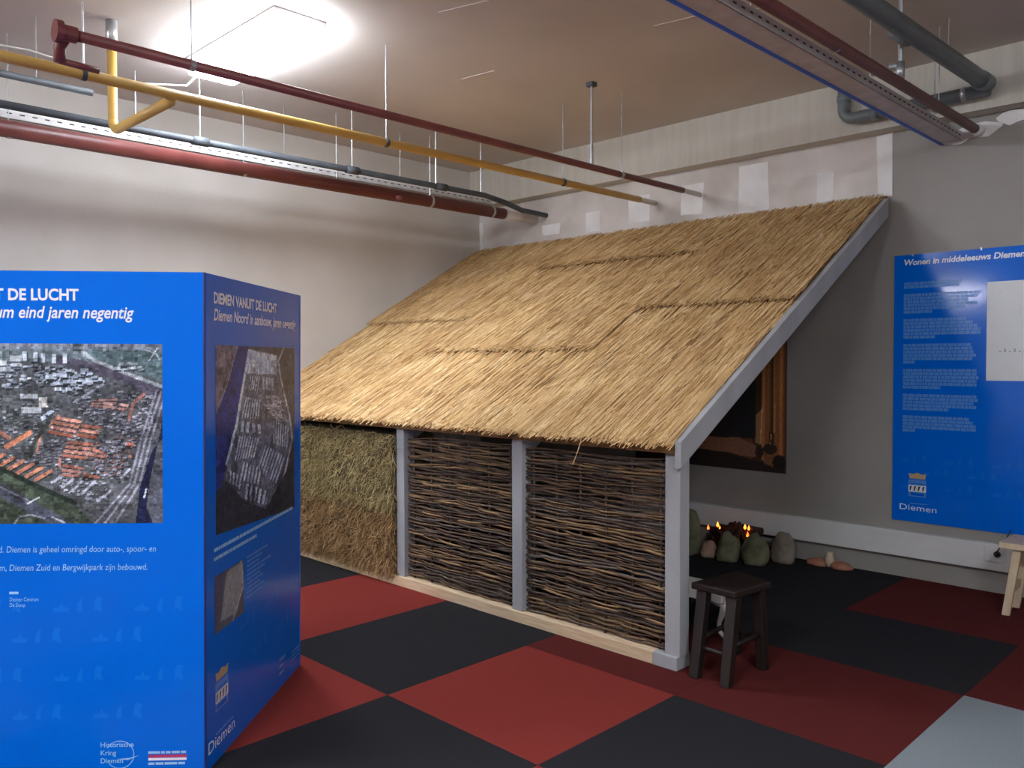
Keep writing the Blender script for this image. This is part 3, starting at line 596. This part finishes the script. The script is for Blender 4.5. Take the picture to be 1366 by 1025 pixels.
t = tray('cable_tray', -2.06, -1.925, 3.19, 0.3, YB-.02, 'zinc cable tray with a blue cable ending above the poster', 'bcable')
for y in (3.6, 5.0, 6.1): rod(t, -1.99, y, 3.19, r=.003)
t = thing('red_pipe', (-1.84, 4, 3.24), 'red pipe beside the zinc tray above the blue poster', 'pipe')
MB().tube([(-1.868,.3,3.24),(-1.824,6.40,3.24)], .031, 16).build('pipe_run', 'rpipe', t, smooth=True)
MB().tube([(-1.824,6.40,3.24),(-1.822,YB,3.24)], .04, 12).build('wall_sleeve', 'filler', t, smooth=True)
for y in (4.2, 5.7): ring(t, -1.845, y, 3.24, .034, .012)
rod(t, -1.84, 5.06, 3.26, ZC, .013); MB().tube([(-1.84,5.06,3.27),(-1.84,5.06,3.37)], .024, 10).build('hanger_socket', 'galv', t, smooth=True)
MB().tube([(-1.84,5.06,3.35),(-1.90,5.06,3.36)], .018, 8).build('hanger_bolt', 'galv', t); rod(t, -1.835, 5.7, 3.26, r=.003)
t = thing('drain_pipe', (-1.75, 5, 3.5), 'thick grey drain pipe with elbows in front of the concrete beam', 'pipe')
MB().tube([(-1.93,.6,3.54),(-1.715,6.22,3.49)], .055, 18).build('pipe_run', 'gpipe', t, smooth=True)
MB().tube([(-1.80,4.9,3.506),(-1.796,5.05,3.504)], .060, 18).build('coupling', 'gpipe', t, smooth=True)
MB().tube([(-1.72,6.13,3.49),(-1.715,6.25,3.49)], .062, 18).build('end_cap', 'gpipe', t, smooth=True)
MB().tube([(-1.70,6.27,3.455),(-2.60,6.27,3.45)]+[(-2.61-.08*math.sin(a),6.27,3.53-.08*math.cos(a)) for a in [k*math.pi/12 for k in range(7)]]+[(-2.69,6.27,ZC)], .044, 14).build('branch_pipe', 'gpipe', t, smooth=True)
for p, q in (((-2.42,6.27,3.45),(-2.48,6.27,3.45)), ((-2.69,6.27,3.58),(-2.69,6.27,3.63)), ((-1.84,6.27,3.454),(-1.87,6.27,3.454))): MB().tube([p,q], .05, 14).build('pipe_collar', 'galv' if p[0] > -2 else 'gpipe', t, smooth=True)
for x, y in ((-2.30,6.27), (-1.82,4.6), (-1.75,5.6)): rod(t, x, y, 3.49, r=.003)
t = tag(MB().tube([(-5.6,.2,3.5),(-5.5,.9,3.44),(-5.45,1.5,3.46),(-5.5,2.1,3.42),(-5.6,2.5,3.52),(-5.76,2.72,3.74)], .006, 6).build('lamp_cable', 'wcable', None, (-5.5,1,3.5), smooth=True), 'loose white cable sagging to the bright luminaire', 'cable')

# ------------------------------------------------------------------ stools, bench
t = thing('wooden_stool', (-2.25, 3.9, 0), 'dark brown wooden stool standing beside the grey corner post', 'stool')
MB().hexa([(-2.40,3.745,.437),(-2.135,3.735,.437),(-2.10,4.05,.437),(-2.355,4.14,.437),(-2.40,3.745,.474),(-2.135,3.735,.474),(-2.10,4.05,.474),(-2.355,4.14,.474)]).build('seat', 'dwood', t, bevel=.008)
LG = [((-2.335,3.69),(-2.345,3.79)), ((-2.155,3.69),(-2.165,3.78)), ((-2.142,4.04),(-2.15,4.0)), ((-2.366,4.15),(-2.345,4.06))]
for a, b_ in LG: MB().beam((a[0],a[1],0), (b_[0],b_[1],.437), .052, .052, .058, .058).build('leg', 'dwood', t, bevel=.005)
for i, z in ((0,.15),(1,.19),(2,.15),(3,.19)):
    (a, a2), (b_, b2) = LG[i], LG[(i+1) % 4]; g = z/.437
    p = Vector((a[0]+(a2[0]-a[0])*g, a[1]+(a2[1]-a[1])*g, z)); q = Vector((b_[0]+(b2[0]-b_[0])*g, b_[1]+(b2[1]-b_[1])*g, z))
    MB().tube([p, q], .013, 8).build('stretcher', 'dwood', t, smooth=True)
t = thing('white_footstool', (-2.76, 4.4, 0), 'small white footstool with curved legs behind the dark stool', 'footstool')
MB().box(-2.99, -2.535, 4.29, 4.52, .205, .268).build('top', 'cream', t, bevel=.01)
for x0, x1, y0, y1 in ((-2.95,-2.57,4.315,4.335), (-2.95,-2.57,4.475,4.495), (-2.96,-2.94,4.33,4.48), (-2.58,-2.56,4.33,4.48)):
    n = 12; V = []; F = []
    for k in range(n+1):
        f = k/n; zl = .235-.02-.03*abs(2*f-1)**2
        if x1-x0 > y1-y0: a, c = (x0+(x1-x0)*f, y0), (x0+(x1-x0)*f, y1)
        else: a, c = (x0, y0+(y1-y0)*f), (x1, y0+(y1-y0)*f)
        V += [(*a,zl),(*a,.236),(*c,zl),(*c,.236)]
    for k in range(n): i = 4*k; F += [(i,i+4,i+5,i+1),(i+2,i+3,i+7,i+6),(i,i+2,i+6,i+4),(i+1,i+5,i+7,i+3)]
    F += [(0,1,3,2), (4*n,4*n+2,4*n+3,4*n+1)]
    MB().add(V, F).build('apron', 'cream', t)
for sx, x in ((-1,-2.94),(1,-2.58)):
    for sy, y in ((-1,4.335),(1,4.475)):
        MB().tube([(x+sx*d*1.3,y+sy*d*.2,z) for d, z in ((0,.236),(.018,.215),(.026,.185),(.016,.14),(0,.09),(-.004,.045),(.012,.02),(.026,.004))], [.026,.028,.024,.019,.014,.012,.013,.011], 10).build('leg', 'cream', t, smooth=True)
t = thing('wooden_bench', (-1.2, 6.1, 0), 'light wooden bench with splayed legs below the blue poster', 'bench')
MB().box(-1.52, -.72, 5.93, 6.27, .435, .475).build('seat', 'lwood', t, bevel=.006)
for x, dx in ((-1.425,-.06), (-.80,.06)):
    for y, dy in ((5.98,.0), (6.21,-.0)): MB().beam((x+dx,y,0), (x,y,.435), .045, .03, .05, .03).build('leg', 'lwood', t, bevel=.003)
    MB().box(x-.01+dx*.6, x+.01+dx*.6, 5.99, 6.20, .15, .20).build('stretcher', 'lwood', t)

# ------------------------------------------------------------------ fire place
def stone(name, c, s, mt, label, seed, cat='stone', group='stones round the fire'):
    bm = bmesh.new(); bmesh.ops.create_icosphere(bm, subdivisions=3, radius=1)
    for v in bm.verts:
        p = v.co.copy(); k = 1+.28*mnoise.noise(p*1.3+Vector((seed,0,0)))+.08*mnoise.noise(p*4+Vector((0,seed,0)))
        v.co = Vector((p.x*s[0]*k, p.y*s[1]*k, max(p.z*s[2]*k, -s[2]*.55)))
    me = bpy.data.meshes.new(name); bm.to_mesh(me); bm.free(); me.materials.append(M[mt]); me.polygons.foreach_set('use_smooth', [True]*len(me.polygons))
    zmin = min(v.co.z for v in me.vertices)
    for v in me.vertices: v.co.z -= zmin
    return tag(link(name, me, None, c), label, cat, group)
stone('boulder', (-3.515,6.03,0), (.095,.09,.15), 'rockg', 'round mossy green boulder in front of the fire, beside the pinkish stone', 1.1)
stone('boulder', (-3.30,6.08,0), (.105,.095,.155), 'rockg', 'larger mossy green boulder in front of the fire, beside the grey stone', 4.2)
stone('boulder', (-3.17,6.30,0), (.10,.09,.15), 'rockb', 'grey brown boulder at the wall end of the fire ring', 7.7)
stone('boulder', (-3.70,6.04,0), (.075,.07,.09), 'rockp', 'small pinkish stone between tall stone and mossy boulder', 2.6)
stone('boulder', (-3.86,6.03,0), (.085,.08,.26), 'rockg', 'tall upright stone at the hut post end of the fire', 9.3)
t = thing('campfire', (-3.55, 6.24, 0), 'small mock campfire of charred sticks with glowing orange flames', 'campfire')
for k in range(9):
    a = k*.7; MB().tube([(-3.55+.2*math.cos(a),6.25+.1*math.sin(a),.012),(-3.55+.03*math.cos(a+2),6.25,.22+.03*(k%3))], [.016,.011], 7).build('charred_stick', 'char', t)
for k, (x0, x1, z) in enumerate(((-3.86,-3.3,.05),(-3.8,-3.28,.10),(-3.84,-3.36,.15),(-3.78,-3.4,.19),(-3.66,-3.32,.22))):
    MB().tube([(x0,6.33,z),(x1,6.30-.02*k,z+.02)], [.036,.03], 9).build('charred_log', 'char', t, smooth=True)
for x, y, z, s in ((-3.795,6.19,.205,1),(-3.71,6.20,.24,1.1),(-3.69,6.2,.22,.7),(-3.455,6.2,.255,1.1),(-3.42,6.2,.25,1),(-3.425,6.19,.195,1.1),(-3.49,6.13,.14,.5)):
    MB().lathe([(.003,-.016*s),(.011*s,-.006*s),(.009*s,.006*s),(.004*s,.018*s),(.001,.028*s)], (x,y,z), 8).build('flame', 'flame', t, smooth=True)
    MB().tube([(x,y,z-.014*s),(x+(-3.55-x)*.4,6.24,.01)], .004, 5).build('flame_wire', 'char', t)
stone('clay_slab', (-2.93,6.405,0), (.085,.06,.035), 'clay', 'flat reddish clay piece near the grey fire boulder', 3.3, 'clay piece', 'flat clay pieces by the wall')
stone('clay_slab', (-2.735,6.40,0), (.085,.055,.036), 'clay', 'flat reddish clay piece lying farther from the fire', 5.9, 'clay piece', 'flat clay pieces by the wall')
t = tag(MB().lathe([(.024,0),(.036,.03),(.038,.06),(.03,.09),(.027,.10),(.031,.112),(.026,.112),(.022,.09)], (-2.832,6.41,0), 16).build('small_pot', 'palepot', None, (-2.832,6.41,0), smooth=True), 'small pale pot between two flat clay pieces', 'pot')
